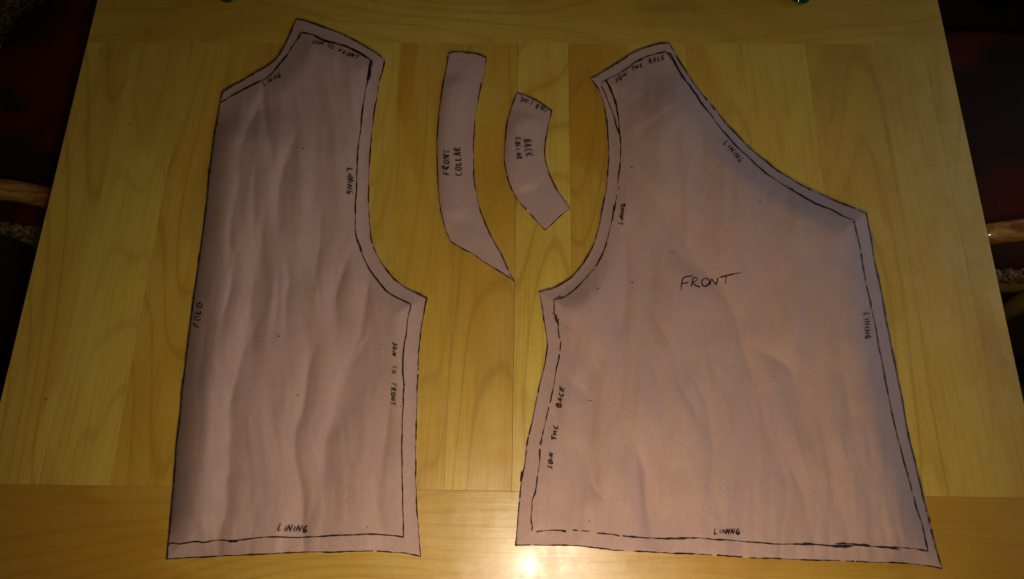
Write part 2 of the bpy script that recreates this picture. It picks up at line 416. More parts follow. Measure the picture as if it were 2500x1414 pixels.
# ---------------------------------------------------------------- paper pieces
PXM = 1 / .00044     # picture pixels per metre, about
def seg_dist(px, py, line):
    """distance to a polyline, signed (+ right of travel in the picture), and position along it 0..1"""
    line = np.asarray(line, float); best = np.full(px.shape, 1e9); sg = np.zeros(px.shape); tt = np.zeros(px.shape)
    L = np.r_[0, np.cumsum(np.linalg.norm(np.diff(line, axis=0), axis=1))]
    for i in range(len(line) - 1):
        a, b = line[i], line[i + 1]; d = b - a; l2 = d @ d
        t = np.clip(((px - a[0]) * d[0] + (py - a[1]) * d[1]) / l2, 0, 1)
        qx = px - a[0] - t * d[0]; qy = py - a[1] - t * d[1]; r = np.hypot(qx, qy)
        m = r < best; best = np.where(m, r, best)
        cr = d[0] * (py - a[1]) - d[1] * (px - a[0])
        sg = np.where(m, np.sign(cr), sg); tt = np.where(m, (L[i] + t * (L[i + 1] - L[i])) / L[-1], tt)
    return best, sg, tt

class Sheet:
    def __init__(s, outline, creases=(), humps=(), und=.0006, seed=1, base=.0006, hem=1e9, ck=2.8, hmax=False):
        s.hmax = hmax
        s.out = outline; s.creases = []
        for l, A, wl, wr in creases:
            l = np.array(l, float); u0 = l[0] - l[1]; u1 = l[-1] - l[-2]
            l = np.vstack([l[0] + u0 / np.linalg.norm(u0) * 75, l, l[-1] + u1 / np.linalg.norm(u1) * 75])
            s.creases.append((catmull(l, 25), A, wl, wr))
        hp = np.array([p for h_ in humps for p in h_[0]]) if humps else np.array([(-1e5, -1e5)])
        hp = np.vstack([np.stack([hp[:-1] + (hp[1:] - hp[:-1]) * k_ / 8 for k_ in range(8)], 1).reshape(-1, 2), hp[-1:]])
        s.free = np.array([p for p in outline if np.min(np.hypot(*(hp - p).T)) > 22 and p[1] < hem])
        s.hem = hem; s.ck = ck; s.hmin = None; s.humps = humps; s.und = und; s.seed = seed; s.base = base
    def z(s, x, y):
        x = np.asarray(x, float); y = np.asarray(y, float); h = np.zeros(x.shape)
        for line, A, wl, wr in s.creases:      # valley folds; lines run down the picture, so + side is the picture's left
            d, sg, t = seg_dist(x, y, line)
            wd = np.where(sg > 0, wl, wr)
            tp = np.sin(math.pi * np.clip(t, 0, 1)) ** 1.3
            h -= A * s.ck * tp * np.exp(-np.sqrt(d * d + 2.0) / (wd * .80))
        hump = np.zeros(x.shape)
        for line, A, wd, in s.humps:           # rolled edges: quick rise from the edge, slow return
            d, sg, t = seg_dist(x, y, line)
            et = np.clip(np.minimum(t, 1 - t) / .10, 0, 1); et = et * et * (3 - 2 * et)
            hump += A * et * (d / wd) * np.exp(1 - d / wd)
        xw = x + 26 * noise2(x / 150, y / 170, s.seed + 2)
        u = noise2(xw / 52, y / 420, s.seed) * .8 + noise2(xw / 22, y / 260, s.seed + 3) * .22 + noise2(x / 130, y / 520, s.seed + 5) * 1.4
        u += .75 * np.abs(noise2(xw / 74, y / 380, s.seed + 21)) + .42 * np.abs(noise2(xw / 41 + 7, y / 250, s.seed + 31)) + .30 * np.abs(noise2(xw / 19 + 3, y / 120, s.seed + 41))
        u += noise2(x / 11, y / 42, s.seed + 9) * .06
        h += s.und * u
        if s.hmin is None: return h
        # free edges lie down on the table, the hem may stay lifted
        md = np.full(x.shape, 1e9)
        for a in s.out[::2]:
            if a[1] < s.hem or min(np.hypot(a[0] - q[0], a[1] - q[1]) for q in ((406, 1367), (1028, 1360), (2301, 1390), (1257, 1333))) < 70: md = np.minimum(md, (x - a[0]) ** 2 + (y - a[1]) ** 2)
        e = np.clip(np.sqrt(md) / 80, 0, 1); e = .05 + .95 * e * e * (3 - 2 * e)
        m2 = np.full(x.shape, 1e9)
        for a in s.free[::2]: m2 = np.minimum(m2, (x - a[0]) ** 2 + (y - a[1]) ** 2)
        e2 = np.clip(np.sqrt(m2) / 130, 0, 1); e2 = .04 + .96 * e2 * e2 * (3 - 2 * e2)
        g = (h - s.hmin) / .0012
        g = .0012 * np.where(g > 30, g, np.log1p(np.exp(np.minimum(g, 30))))      # folds that reach the table lie flat on it
        return g * e + hump * e2
    def build(s):
        o = s.out; n = len(o)
        x0, y0 = o.min(0); x1, y1 = o.max(0); st = 4.6
        gx, gy = np.meshgrid(np.arange(x0, x1, st), np.arange(y0, y1, st)); gx = gx.copy(); gx[1::2] += st / 2
        gx = gx.ravel(); gy = gy.ravel()
        ins = np.zeros(gx.shape, bool); md = np.full(gx.shape, 1e9)
        for i in range(n):
            a, b = o[i], o[(i + 1) % n]
            c = (a[1] > gy) != (b[1] > gy)
            with np.errstate(divide='ignore', invalid='ignore'):
                xi = (b[0] - a[0]) * (gy - a[1]) / (b[1] - a[1]) + a[0]
            ins ^= c & (gx < xi)
            md = np.minimum(md, np.hypot(gx - a[0], gy - a[1]))
        k = ins & (md > 4.0)
        pts = np.vstack([o, np.stack([gx[k], gy[k]], 1)])
        r = delaunay_2d_cdt([Vector((float(a), -float(b))) for a, b in pts], [(i, (i + 1) % n) for i in range(n)], [], 1, 1e-5)
        vv = np.array([(p.x, -p.y) for p in r[0]])
        h = s.z(vv[:, 0], vv[:, 1]); s.hmin = float(np.percentile(h, 1.5)) * 1.0
        h = s.z(vv[:, 0], vv[:, 1]); s.off = s.base - min(0.0, h.min())
        return vv, r[2], P(vv[:, 0], vv[:, 1], h + s.off)
    def at(s, x, y, lift=.0003): return P(x, y, s.z(x, y) + s.off + lift)

def ribbon(sheet, pts, width, wob=.6, wvar=.35, dash=0.0, seed=0, lift=.0005, fade=True):
    """ink line: list of (verts, faces)"""
    pts = np.asarray(pts, float)
    L = np.r_[0, np.cumsum(np.linalg.norm(np.diff(pts, axis=0), axis=1))]
    if L[-1] < 1: return [], []
    n = max(2, int(L[-1] / 2.2) + 1); s_ = np.linspace(0, L[-1], n)
    x = np.interp(s_, L, pts[:, 0]); y = np.interp(s_, L, pts[:, 1])
    tx = np.gradient(x); ty = np.gradient(y); l = np.hypot(tx, ty) + 1e-9; nx, ny = -ty / l, tx / l
    o = wob * (noise1(s_ / 17, seed) + .45 * noise1(s_ / 5.5, seed + 2))
    x = x + nx * o; y = y + ny * o
    w_ = width * .42 * (1 + wvar * 1.3 * (noise1(s_ / 24, seed + 5) + .6 * noise1(s_ / 7, seed + 8)))
    if fade:
        e = np.minimum(s_, L[-1] - s_); w_ = w_ * np.clip(.45 + e / (width * 1.2), 0, 1)
    w_ = np.maximum(w_, width * .16)
    keep = np.ones(n, bool)
    if dash > 0: keep = (noise1(s_ / 26, seed + 13) + .5 * noise1(s_ / 8, seed + 17)) > (dash * 2 - 1.15)
    A = sheet.at(x + nx * w_, y + ny * w_, lift); B = sheet.at(x - nx * w_, y - ny * w_, lift)
    V = []; Fc = []
    for i in range(n): V += [A[i], B[i]]
    for i in range(n - 1):
        if keep[i] and keep[i + 1]: Fc.append((2 * i, 2 * i + 1, 2 * i + 3, 2 * i + 2))
    return V, Fc
def merge(parts):
    V, Fc = [], []
    for v_, f_ in parts:
        n = len(V); V += list(v_); Fc += [tuple(i + n for i in q) for q in f_]
    return V, Fc

# plain hand-lettered capitals, strokes on a unit box (x right, y up)
G = {
 'F': [[(.05, 0), (.10, .5), (.16, 1)], [(.14, .98), (.5, 1.0), (.82, 1.05)], [(.10, .52), (.36, .55), (.62, .58)]],
 'R': [[(.06, 0), (.10, .5), (.14, 1)], [(.10, .95), (.45, 1.06), (.66, .86), (.5, .6), (.16, .48), (.5, .2), (.86, -.02)]],
 'O': [[(.5, 1), (.2, .8), (.1, .4), (.3, .05), (.62, .08), (.82, .45), (.76, .82), (.5, 1), (.38, .98)]],
 'N': [[(.06, 0), (.10, .5), (.16, .95)], [(.16, .95), (.42, .5), (.70, .06)], [(.70, .06), (.78, .5), (.88, 1.02)]],
 'T': [[(-.08, .92), (.45, .98), (1.0, 1.06)], [(.46, .98), (.46, .5), (.42, -.04)]],
 'L': [[(.18, 1.0), (.12, .5), (.10, .06), (.4, .04), (.66, .10)]],
 'I': [[(.42, .78), (.38, .4), (.36, .05)]],
 'G': [[(.70, .98), (.34, .86), (.12, .5), (.2, .1), (.55, .02), (.78, .22), (.72, .45), (.46, .40), (.52, .2), (.66, -.10)]],
 'J': [[(.30, .95), (.62, 1.0)], [(.55, 1.0), (.56, .5), (.44, .02), (.2, -.1), (.02, .12)]],
 'H': [[(.10, .9), (.10, .4), (.10, 0)], [(.10, .45), (.4, .5), (.7, .52)], [(.74, .95), (.72, .5), (.70, .02)]],
 'E': [[(.72, .95), (.3, .84), (.12, .5), (.2, .1), (.5, 0), (.8, .12)], [(.16, .48), (.4, .52), (.62, .56)]],
 'B': [[(.12, 0), (.14, .5), (.16, 1)], [(.14, 1), (.6, .98), (.64, .72), (.2, .54), (.7, .46), (.76, .14), (.4, -.02), (.12, .04)]],
 'A': [[(.02, 0), (.26, .5), (.48, 1.0)], [(.48, 1.0), (.62, .5), (.74, -.04)], [(.14, .36), (.4, .4), (.7, .42)]],
 'C': [[(.72, .94), (.36, .86), (.12, .5), (.2, .12), (.5, 0), (.8, .10)]],
 'K': [[(.12, 1), (.12, .5), (.10, 0)], [(.76, 1.08), (.4, .66), (.16, .44)], [(.2, .5), (.5, .22), (.86, -.04)]],
 'D': [[(.12, .98), (.12, .5), (.12, .02)], [(.02, .98), (.5, .96), (.84, .64), (.76, .22), (.4, 0), (.06, .02)]],
}
def lettering(sheet, words, width, seed=0, slant=.08):
    """words: (text, baseline start, baseline end, cap height) in picture positions"""
    parts = []; rr = random.Random(seed)
    for text, a, b, h in words:
        a = np.array(a, float); b = np.array(b, float); d = b - a; up = np.array([d[1], -d[0]]) / np.linalg.norm(d)
        wts = [.5 if ch == 'I' else 1.0 for ch in text]; tot = sum(wts); u = 0
        for ch, wt in zip(text, wts):
            cell = d * wt / tot; hh = h * rr.uniform(.9, 1.1); dy = rr.uniform(-.06, .06) * h
            ja = rr.uniform(-.09, .09); wt_ = width * 1.0
            for st in G[ch]:
                q = [a + d * u / tot + cell * ((sx * .82 + .05) if ch != 'I' else sx) + up * (sy * hh + dy) + d / np.linalg.norm(d) * sy * hh * (slant + ja)
                     + np.array([rr.uniform(-.05, .05), rr.uniform(-.05, .05)]) * h for sx, sy in st]
                q = catmull(q, 1.5)
                parts.append(ribbon(sheet, q, wt_ * rr.uniform(.85, 1.15), .18, .3, 0, rr.random() * 99, .0012))
            u += wt
    return merge(parts)

def make_piece(name, sheet, label):
    vv, faces, world = sheet.build()
    base = (float(world[:, 0].mean()), float(world[:, 1].mean()), TZ)
    o = empty(name, base, label, 'pattern piece', 'cut brown paper sewing pattern pieces')
    # top skin plus a skirt and underside 0.2 mm below: real thickness
    th = .00022; V = [tuple(p) for p in world]; n = len(V)
    V += [(p[0], p[1], p[2] - th) for p in world]
    Fc = []; cnt = {}
    for f in faces:
        f = tuple(f)
        a, b, c = (world[i] for i in f[:3])
        if np.cross(b - a, c - a)[2] < 0: f = f[::-1]
        Fc.append(f); Fc.append(tuple(i + n for i in f[::-1]))
        for i in range(len(f)): cnt[(f[i], f[(i + 1) % len(f)])] = 1
    for (a, b) in list(cnt):
        if (b, a) not in cnt: Fc.append((b, a, a + n, b + n))
    sh = mesh('paper_sheet', V, Fc, M['paper'], o, True)
    return o
def part(parent, name, vf, mat='ink', label=None):
    if not len(vf[1]): return
    o = mesh(name, vf[0], vf[1], M[mat], parent)
    if label: o['label'] = label
    return o
def inset(path, d):
    """shift a clockwise closed picture outline inwards"""
    a = np.roll(path, -2, 0) - np.roll(path, 2, 0); l = np.hypot(a[:, 0], a[:, 1])[:, None] + 1e-9
    return path + np.stack([-a[:, 1], a[:, 0]], 1) / l * d

z3 = lambda p: Zm(380, 0, 2.8286, p)
z4 = lambda p: Zm(380, 500, 2.8286, p)
z5 = lambda p: Zm(380, 950, 3.047, p)
z6 = lambda p: Zm(1000, 80, 2.209, p)
zA = lambda p: Zm(1400, 60, 3.536, p)
zB = lambda p: Zm(1700, 300, 3.536, p)
zC = lambda p: Zm(1280, 400, 3.536, p)
zD = lambda p: Zm(1240, 780, 3.533, p)
zE = lambda p: Zm(1900, 650, 3.536, p)
zF = lambda p: Zm(1240, 1130, 4.464, p)
zG = lambda p: Zm(1740, 1130, 4.167, p)
zH = lambda p: Zm(1400, 640, 5.0, p)
def word(z, text, a, b, h, s): return (text, z([a])[0], z([b])[0], h / s)

# ---- back piece
b_top = z3([(970, 128), (1020, 135), (1130, 172), (1240, 212), (1340, 255), (1440, 310), (1530, 365), (1585, 415)])
b_right = z3([(1585, 415), (1575, 475), (1555, 540), (1535, 650), (1515, 770), (1500, 900), (1490, 1010), (1480, 1130), (1477, 1250), (1475, 1400)]) \
    + z4([(1482, 120), (1490, 210), (1500, 270), (1530, 340), (1570, 410), (1640, 500), (1720, 565), (1800, 605), (1878, 642)])
b_side = z4([(1878, 642), (1865, 700), (1848, 800), (1832, 900), (1822, 1000), (1818, 1080), (1812, 1250)]) \
    + z5([(1950, 0), (1948, 120), (1942, 300), (1940, 450), (1940, 650), (1945, 850), (1958, 1020), (1968, 1160), (1975, 1250)])
b_bot = z5([(1975, 1250), (1900, 1235), (1850, 1225), (1700, 1215), (1600, 1210), (1450, 1213), (1320, 1218), (1110, 1217), (950, 1225), (820, 1232), (640, 1240), (450, 1250), (200, 1262), (78, 1270)])
b_fold = z5([(78, 1270), (98, 1050), (130, 680), (150, 400), (175, 200), (192, 0)]) \
    + z4([(195, 1150), (215, 970), (250, 700), (285, 450), (320, 200), (345, 0)]) \
    + z3([(365, 1200), (385, 1050), (400, 930), (425, 800), (440, 715), (455, 635)])
b_neck = z3([(455, 635), (530, 585), (600, 550), (680, 500), (760, 455), (830, 400), (875, 330), (920, 240), (950, 170), (970, 128)])
back_out = smooth_path(b_top + b_right[1:] + b_side[1:] + b_bot[1:] + b_fold[1:] + b_neck[1:-1], 5, 30, True)
back = Sheet(back_out, creases=[
    (z4([(745, 120), (730, 270), (712, 400), (690, 500), (660, 650), (650, 750), (665, 860)]), .0030, 60, 32),
    (z4([(660, 900), (600, 1020), (560, 1200), (520, 1350)]) + z5([(550, 100), (555, 300), (545, 500), (550, 600), (525, 700), (530, 850), (515, 950), (470, 1100), (465, 1350)]), .0036, 62, 40),
    (z5([(1125, 20), (1110, 100), (1040, 300), (1040, 500), (1080, 700), (1100, 850), (1095, 1000), (1112, 1350)]), .0020, 40, 22),
    (z5([(1400, 0), (1330, 200), (1260, 420), (1250, 600), (1250, 760)]), .0024, 26, 45),
    (z4([(1310, 420), (1275, 520), (1240, 650), (1245, 780)]), .0018, 34, 20),
    (z4([(1480, 480), (1460, 620), (1440, 760), (1420, 880), (1370, 1010)]), .0020, 38, 22),
    (z4([(905, 420), (925, 520), (900, 640), (900, 740)]), .0014, 20, 26),
    (z4([(530, 500), (520, 570), (490, 690)]), .0012, 20, 20),
    (z4([(1140, 150), (1130, 300), (1110, 440)]), .0014, 25, 18),
    (z4([(1080, 1050), (1050, 1150), (1040, 1250), (1020, 1400)]), .0014, 24, 20),
    (z4([(1420, 1000), (1330, 1150), (1290, 1300), (1270, 1400)]), .0022, 22, 40),
    (z3([(745, 640), (700, 760), (620, 920), (575, 1100), (575, 1400)]), .0024, 34, 50),
    (z3([(745, 680), (755, 820), (790, 1000)]), .0014, 30, 26),
    (z3([(935, 1020), (880, 1170), (850, 1320), (850, 1500)]), .0019, 30, 30),
    (z3([(690, 1150), (675, 1300), (675, 1500)]), .0012, 18, 22),
    (z4([(340, 820), (330, 950), (300, 1150)]), .0012, 20, 20),
    (z4([(540, 0), (520, 120), (515, 240)]), .0014, 20, 24),
    (z5([(1740, 150), (1720, 300), (1700, 450)]), .0010, 25, 18),
], humps=[(b_fold, .0125, 68)], und=.0022, seed=3, hem=1325)
po = make_piece('back_pattern_piece', back, 'long brown paper bodice back pattern piece marked FOLD along its straight left edge')
part(po, 'cut_line', merge([ribbon(back, inset(back_out, 1.4)[:, :], 2.9, .5, .5, .04, 3)]))
bn = z3([(445, 712), (510, 672), (600, 622), (680, 580), (750, 550), (790, 520), (850, 450), (905, 385), (950, 310), (985, 265), (1005, 222)])
bs = z3([(1005, 222), (1080, 240), (1150, 275), (1210, 292), (1300, 318), (1380, 350), (1440, 385), (1500, 425)])
ba = z3([(1490, 425), (1480, 480), (1470, 550), (1455, 600), (1440, 680), (1425, 800), (1415, 900), (1405, 980), (1395, 1050), (1392, 1180), (1388, 1290), (1380, 1410)]) \
    + z4([(1380, 50), (1380, 170), (1390, 240), (1410, 290), (1430, 350), (1480, 450), (1530, 520), (1600, 600), (1650, 635), (1710, 660), (1765, 690)])
bd = z4([(1765, 690), (1740, 800), (1730, 900), (1718, 960), (1712, 1050), (1710, 1150), (1715, 1240), (1708, 1350)]) \
    + z5([(1842, 0), (1842, 100), (1835, 250), (1832, 420), (1834, 600), (1838, 800), (1842, 1000), (1845, 1103)])
bb = z5([(90, 1155), (130, 1145), (180, 1153), (260, 1140), (320, 1135), (350, 1142), (420, 1130), (480, 1125), (540, 1128), (620, 1125), (700, 1115), (780, 1105), (870, 1100), (1050, 1105), (1200, 1098), (1330, 1090), (1480, 1085), (1550, 1080), (1650, 1082), (1740, 1088), (1800, 1095), (1845, 1103)])
part(po, 'seam_line', merge([
    ribbon(back, smooth_path(bn, 3), 3.8, .5, .35, 0, 11), ribbon(back, smooth_path(bs, 3), 5.2, .5, .4, 0, 12),
    ribbon(back, smooth_path(z3([(1210, 288), (1290, 312), (1330, 328)]), 3), 4.5, .8, .4, 0, 13),
    ribbon(back, smooth_path(z3([(1487, 415), (1478, 470), (1470, 530), (1462, 560)]), 3), 8.0, .6, .3, 0, 14),
    ribbon(back, smooth_path(z3([(1500, 432), (1490, 480), (1478, 545)]), 3), 2.2, .8, .3, .2, 15),
    ribbon(back, smooth_path(ba, 3), 3.6, .6, .4, 0, 16),
    ribbon(back, smooth_path(z4([(1390, 235), (1410, 290), (1425, 330)]), 3), 5.5, .4, .3, 0, 17),
    ribbon(back, smooth_path(z4([(1540, 535), (1590, 592), (1625, 618)]), 3), 5.0, .4, .3, 0, 18),
    ribbon(back, smooth_path(bd, 3, 50), 3.2, .4, .3, 0, 19),
    ribbon(back, smooth_path(z4([(1722, 940), (1705, 1050), (1706, 1150), (1718, 1248)]), 3), 3.2, .4, .3, 0, 20),
    ribbon(back, smooth_path(bb, 3, 60), 3.6, .3, .3, 0, 21),
    ribbon(back, smooth_path(z5([(540, 1136), (575, 1134), (612, 1132)]), 2), 6.0, .2, .2, 0, 22)]))
W = 3.2
part(po, 'handwriting', lettering(back, [word(z3, 'JOIN', (1072, 303), (1160, 312), 26, 2.83), word(z3, 'TO', (1180, 330), (1230, 342), 26, 2.83), word(z3, 'FRONT', (1258, 358), (1395, 414), 28, 2.83)], 2.9, 1, .2), 'ink', 'JOIN TO FRONT written along the shoulder line')
part(po, 'handwriting', lettering(back, [word(z3, 'LINING', (748, 598), (872, 527), 30, 2.83)], 2.7, 2, .25), 'ink', 'LINING written along the neck curve')
part(po, 'handwriting', lettering(back, [word(z3, 'LINING', (1322, 1162), (1325, 1348), 42, 2.83)], 2.9, 3, .05), 'ink', 'LINING written down beside the armhole')
part(po, 'handwriting', lettering(back, [word(z4, 'FOLD', (302, 852), (322, 672), 42, 2.83)], 3.6, 4, .1), 'ink', 'FOLD written at the straight left edge')
part(po, 'handwriting', lettering(back, [word(z4, 'JOIN', (1638, 950), (1632, 1048), 30, 2.83), word(z4, 'TO', (1634, 1112), (1633, 1172), 28, 2.83), word(z4, 'FRONT', (1628, 1232), (1622, 1392), 32, 2.83)], 2.7, 5, .0), 'ink', 'JOIN TO FRONT written down the side seam')
part(po, 'handwriting', lettering(back, [word(z5, 'LINING', (900, 1058), (1130, 1070), 52, 3.047)], 3.0, 6, .35), 'ink', 'LINING written above the hem line')

# ---- front piece
f_top = zA([(145, 465), (230, 415), (330, 355), (430, 290), (530, 225), (640, 185), (740, 158), (830, 158)])
f_neck = zA([(830, 158), (850, 190), (900, 280), (950, 360), (1010, 450), (1070, 540), (1150, 640), (1230, 735), (1310, 835), (1400, 930)]) \
    + zB([(430, 178), (520, 260), (610, 330), (700, 405), (800, 465), (900, 525), (1000, 577), (1100, 620), (1200, 668), (1300, 705), (1400, 745), (1470, 778)])
f_cf = zB([(1470, 778), (1475, 800), (1490, 880), (1510, 970), (1530, 1100), (1555, 1250)]) + zE([(890, 190), (925, 400), (965, 600), (1005, 800), (1045, 1000), (1085, 1200), (1120, 1414)]) \
    + zG([(2110, 180), (2160, 400), (2215, 620), (2265, 830), (2310, 980), (2338, 1085)])
f_bot = zG([(2338, 1085), (2230, 1062), (2060, 1040), (1900, 1025), (1600, 1018), (1420, 1008), (1230, 1002), (950, 995), (820, 990), (600, 980), (430, 975), (270, 965), (50, 945)]) \
    + zF([(2280, 1020), (2050, 1000), (1850, 995), (1550, 980), (1300, 965), (1150, 960), (1060, 945), (900, 930), (750, 910), (450, 905), (80, 905)])
f_side = zF([(80, 905), (100, 650), (120, 420), (135, 250), (160, 100)]) + zD([(110, 1400), (140, 1250), (165, 1050), (210, 860), (240, 700), (270, 560), (310, 400), (330, 280), (335, 210), (325, 110), (305, 0)]) + zC([(150, 1250), (135, 1170), (122, 1105)])
f_arm = zC([(122, 1105), (180, 1085), (255, 1065), (330, 1025), (400, 980), (480, 890), (540, 800), (600, 680), (640, 540), (660, 430), (700, 230), (710, 130)]) \
    + zA([(290, 1300), (300, 1150), (297, 1030), (288, 900), (275, 780), (260, 700), (240, 630), (215, 570), (180, 510), (145, 465)])
front_out = smooth_path(f_top + f_neck[1:] + f_cf[1:] + f_bot[1:] + f_side[1:] + f_arm[1:-1], 5, 28, True)
front = Sheet(front_out, creases=[
    (zC([(790, 540), (840, 600), (872, 680), (885, 850), (882, 1000), (875, 1200), (860, 1350)]), .0022, 30, 26),
    (zC([(1050, 560), (1080, 680), (1095, 850), (1105, 1000), (1115, 1200), (1160, 1390)]), .0018, 30, 26),
    (zC([(1090, 260), (1160, 380), (1250, 580), (1300, 740), (1420, 860)]), .0016, 34, 26),
    (zF([(1400, -150), (1480, 60), (1530, 250), (1560, 500), (1610, 700), (1700, 1010)]), .0032, 42, 60),
    (zF([(800, -60), (870, 50), (930, 250), (1050, 400), (1080, 600), (1080, 680)]), .0018, 34, 30),
    (zF([(330, 160), (380, 350), (420, 550), (440, 750), (455, 920)]), .0024, 30, 40),
    (zD([(480, 20), (560, 70), (595, 150), (580, 240)]), .0012, 24, 18),
    (zD([(620, 220), (660, 330), (692, 450), (680, 580)]), .0014, 26, 22),
    (zD([(570, 560), (640, 620), (705, 710), (712, 880), (690, 1100), (720, 1330)]), .0020, 30, 30),
    (zE([(-60, 780), (60, 850), (120, 930), (150, 1050), (200, 1200), (230, 1350)]), .0022, 34, 30),
    (zE([(560, 900), (580, 1050), (600, 1200), (640, 1400)]), .0016, 34, 30),
    ([(1745, 700), (1790, 760), (1812, 850), (1850, 960), (1870, 1060)], .0022, 34, 34),
    ([(1680, 900), (1722, 980), (1740, 1080), (1742, 1180), (1760, 1260)], .0018, 30, 28),
    ([(1600, 780), (1640, 850), (1655, 930), (1700, 1010)], .0014, 28, 26),
    ([(1900, 1060), (1925, 1130), (1960, 1210), (1975, 1290)], .0014, 30, 26),
    ([(1500, 330), (1535, 420), (1560, 520), (1570, 640)], .0014, 30, 26),
    ([(1660, 560), (1700, 640), (1760, 700)], .0014, 30, 30),
    ([(1560, 1080), (1575, 1200), (1590, 1290)], .0012, 24, 24),
], humps=[(f_neck + f_cf[1:], .0140, 120)], und=.0034, seed=11, hem=1300)
fo = make_piece('front_pattern_piece', front, 'largest brown paper pattern piece with FRONT written in its middle')
part(fo, 'cut_line', merge([ribbon(front, inset(front_out, 1.4), 2.8, .5, .55, .10, 31)]))
fs = zA([(232, 510), (280, 480), (380, 430), (450, 390), (540, 320), (640, 275), (720, 250), (800, 232)])
fn = zA([(800, 232), (850, 300), (905, 385), (950, 460), (1010, 530), (1060, 610), (1110, 685), (1170, 760), (1240, 855), (1320, 950), (1400, 1040), (1480, 1115)]) \
    + zB([(540, 380), (640, 460), (740, 525), (810, 565), (900, 625), (1000, 680), (1080, 725), (1170, 750), (1250, 795), (1360, 840)])
fc = zB([(1360, 845), (1385, 950), (1405, 1030), (1425, 1150), (1450, 1300)]) + zE([(735, 0), (755, 120), (790, 290), (820, 420), (850, 580), (880, 750), (910, 890), (935, 1040), (970, 1200), (995, 1330)]) \
    + zG([(1950, 0), (1990, 150), (2030, 290)])
fc2 = zG([(2045, 340), (2065, 430), (2110, 560), (2145, 690), (2170, 800), (2190, 900)])
fb = zG([(2190, 900), (2060, 878), (1900, 862), (1700, 855), (1540, 845), (1400, 840), (1200, 842), (1000, 830), (850, 830), (620, 825), (410, 808), (240, 795), (100, 785), (0, 778)]) \
    + zF([(2035, 820), (1800, 828), (1650, 825), (1500, 820), (1420, 815), (1250, 795)])
fb2 = zF([(1220, 800), (1150, 785), (1040, 772), (970, 765)])
fb3 = zF([(885, 748), (800, 742)]); fb4 = zF([(765, 740), (700, 735), (640, 745), (540, 738), (410, 742), (315, 748)])
fw = zF([(262, 740), (265, 690), (250, 590), (262, 500), (270, 400), (300, 320), (320, 150)]) + zD([(250, 1400), (270, 1250), (280, 1100), (310, 940), (340, 820), (358, 735)])
fw2 = zD([(365, 720), (395, 570), (415, 450), (445, 300)]); fw3 = zD([(450, 270), (457, 190)]); fw4 = zD([(448, 168), (432, 100), (436, 10)]) + zC([(298, 1330)])
fw5 = zC([(295, 1400), (280, 1340), (260, 1290), (258, 1170)])
fa = zC([(258, 1170), (340, 1155), (420, 1100), (490, 1030), (570, 945), (635, 855), (700, 715), (730, 600), (760, 480), (780, 370), (800, 270)])
fa2 = zC([(812, 230), (818, 200)]); fa3 = zC([(806, 170), (815, 100), (828, 0)]) + zA([(400, 1230), (410, 1100), (405, 1010), (395, 900), (385, 780), (365, 680), (330, 580), (285, 480)])
fi = zA([(240, 530), (270, 590), (310, 690), (350, 800), (370, 880), (402, 960)])
RB = lambda p, w_, wob=.5, wv=.35, da=0, sd=0: ribbon(front, smooth_path(p, 3), w_, wob, wv, da, sd)
part(fo, 'seam_line', merge([RB(fs, 2.9, .7, .4, 0, 41), RB(zA([(450, 385), (540, 325), (610, 300)]), 2.6, .8, .4, 0, 42), RB(fn, 3.6, .7, .4, 0, 43),
    RB(zA([(812, 240), (845, 262), (860, 300), (905, 385), (960, 465), (1010, 540), (1050, 600)]), 4.6, .9, .4, 0, 44),
    RB(zA([(1000, 520), (1050, 590), (1100, 665), (1150, 740)]), 4.2, .8, .4, 0, 45),
    RB(zB([(810, 568), (900, 622), (1010, 682), (1150, 742)]), 4.4, .8, .4, 0, 46),
    RB(fc, 3.4, .6, .5, .05, 47), RB(fc2, 3.4, .6, .5, 0, 48), RB(fb, 3.7, .6, .5, 0, 49),
    RB(zG([(920, 822), (1000, 822), (1080, 836), (1200, 848), (1290, 852), (1420, 856)]), 4.5, .8, .5, 0, 50),
    RB(zG([(1250, 822), (1330, 820), (1420, 824), (1500, 836), (1600, 846)]), 5.2, .8, .5, 0, 51),
    RB(zG([(1540, 842), (1700, 858), (1800, 864), (1900, 884)]), 3.6, .8, .5, 0, 52),
    RB(fb2, 3.4, .5, .4, 0, 53), RB(fb3, 2.8, .4, .3, 0, 54), RB(fb4, 3.4, .6, .6, .15, 55), RB(zF([(310, 745), (330, 762)]), 3.2, 0, .2, 0, 56),
    RB(fw, 3.2, .5, .5, .03, 57), RB(fw2, 3.0, .4, .4, .0, 58), RB(fw3, 3.2, .4, .3, 0, 59), RB(fw4, 3.8, .8, .4, .08, 60), RB(fw5, 3.2, .8, .4, 0, 61),
    RB(zC([(245, 1280), (262, 1310), (275, 1335), (285, 1300), (262, 1330), (300, 1400)]), 2.6, .5, .4, 0, 62),
    RB(fa, 3.4, .5, .5, .02, 63), RB(zC([(262, 1172), (305, 1142), (318, 1158), (352, 1150)]), 2.6, .3, .3, 0, 64), RB(fa2, 2.4, .2, .2, 0, 65), RB(fa3, 3.6, .6, .4, .02, 66),
    RB(zA([(280, 478), (330, 580), (362, 680), (384, 790)]), 5.6, .4, .3, 0, 67), RB(fi, 2.8, .7, .4, .24, 68), RB(zA([(350, 800), (378, 890), (400, 960)]), 3.4, .4, .3, 0, 69),
    RB(zC([(775, 360), (765, 440), (762, 470)]), 4.6, .5, .4, 0, 70)]))
def strokes(sheet, z, lst, width, seed):
    return merge([ribbon(sheet, catmull(z(q), 1.5), width, .15, .3, 0, seed + i, .00045) for i, q in enumerate(lst)])
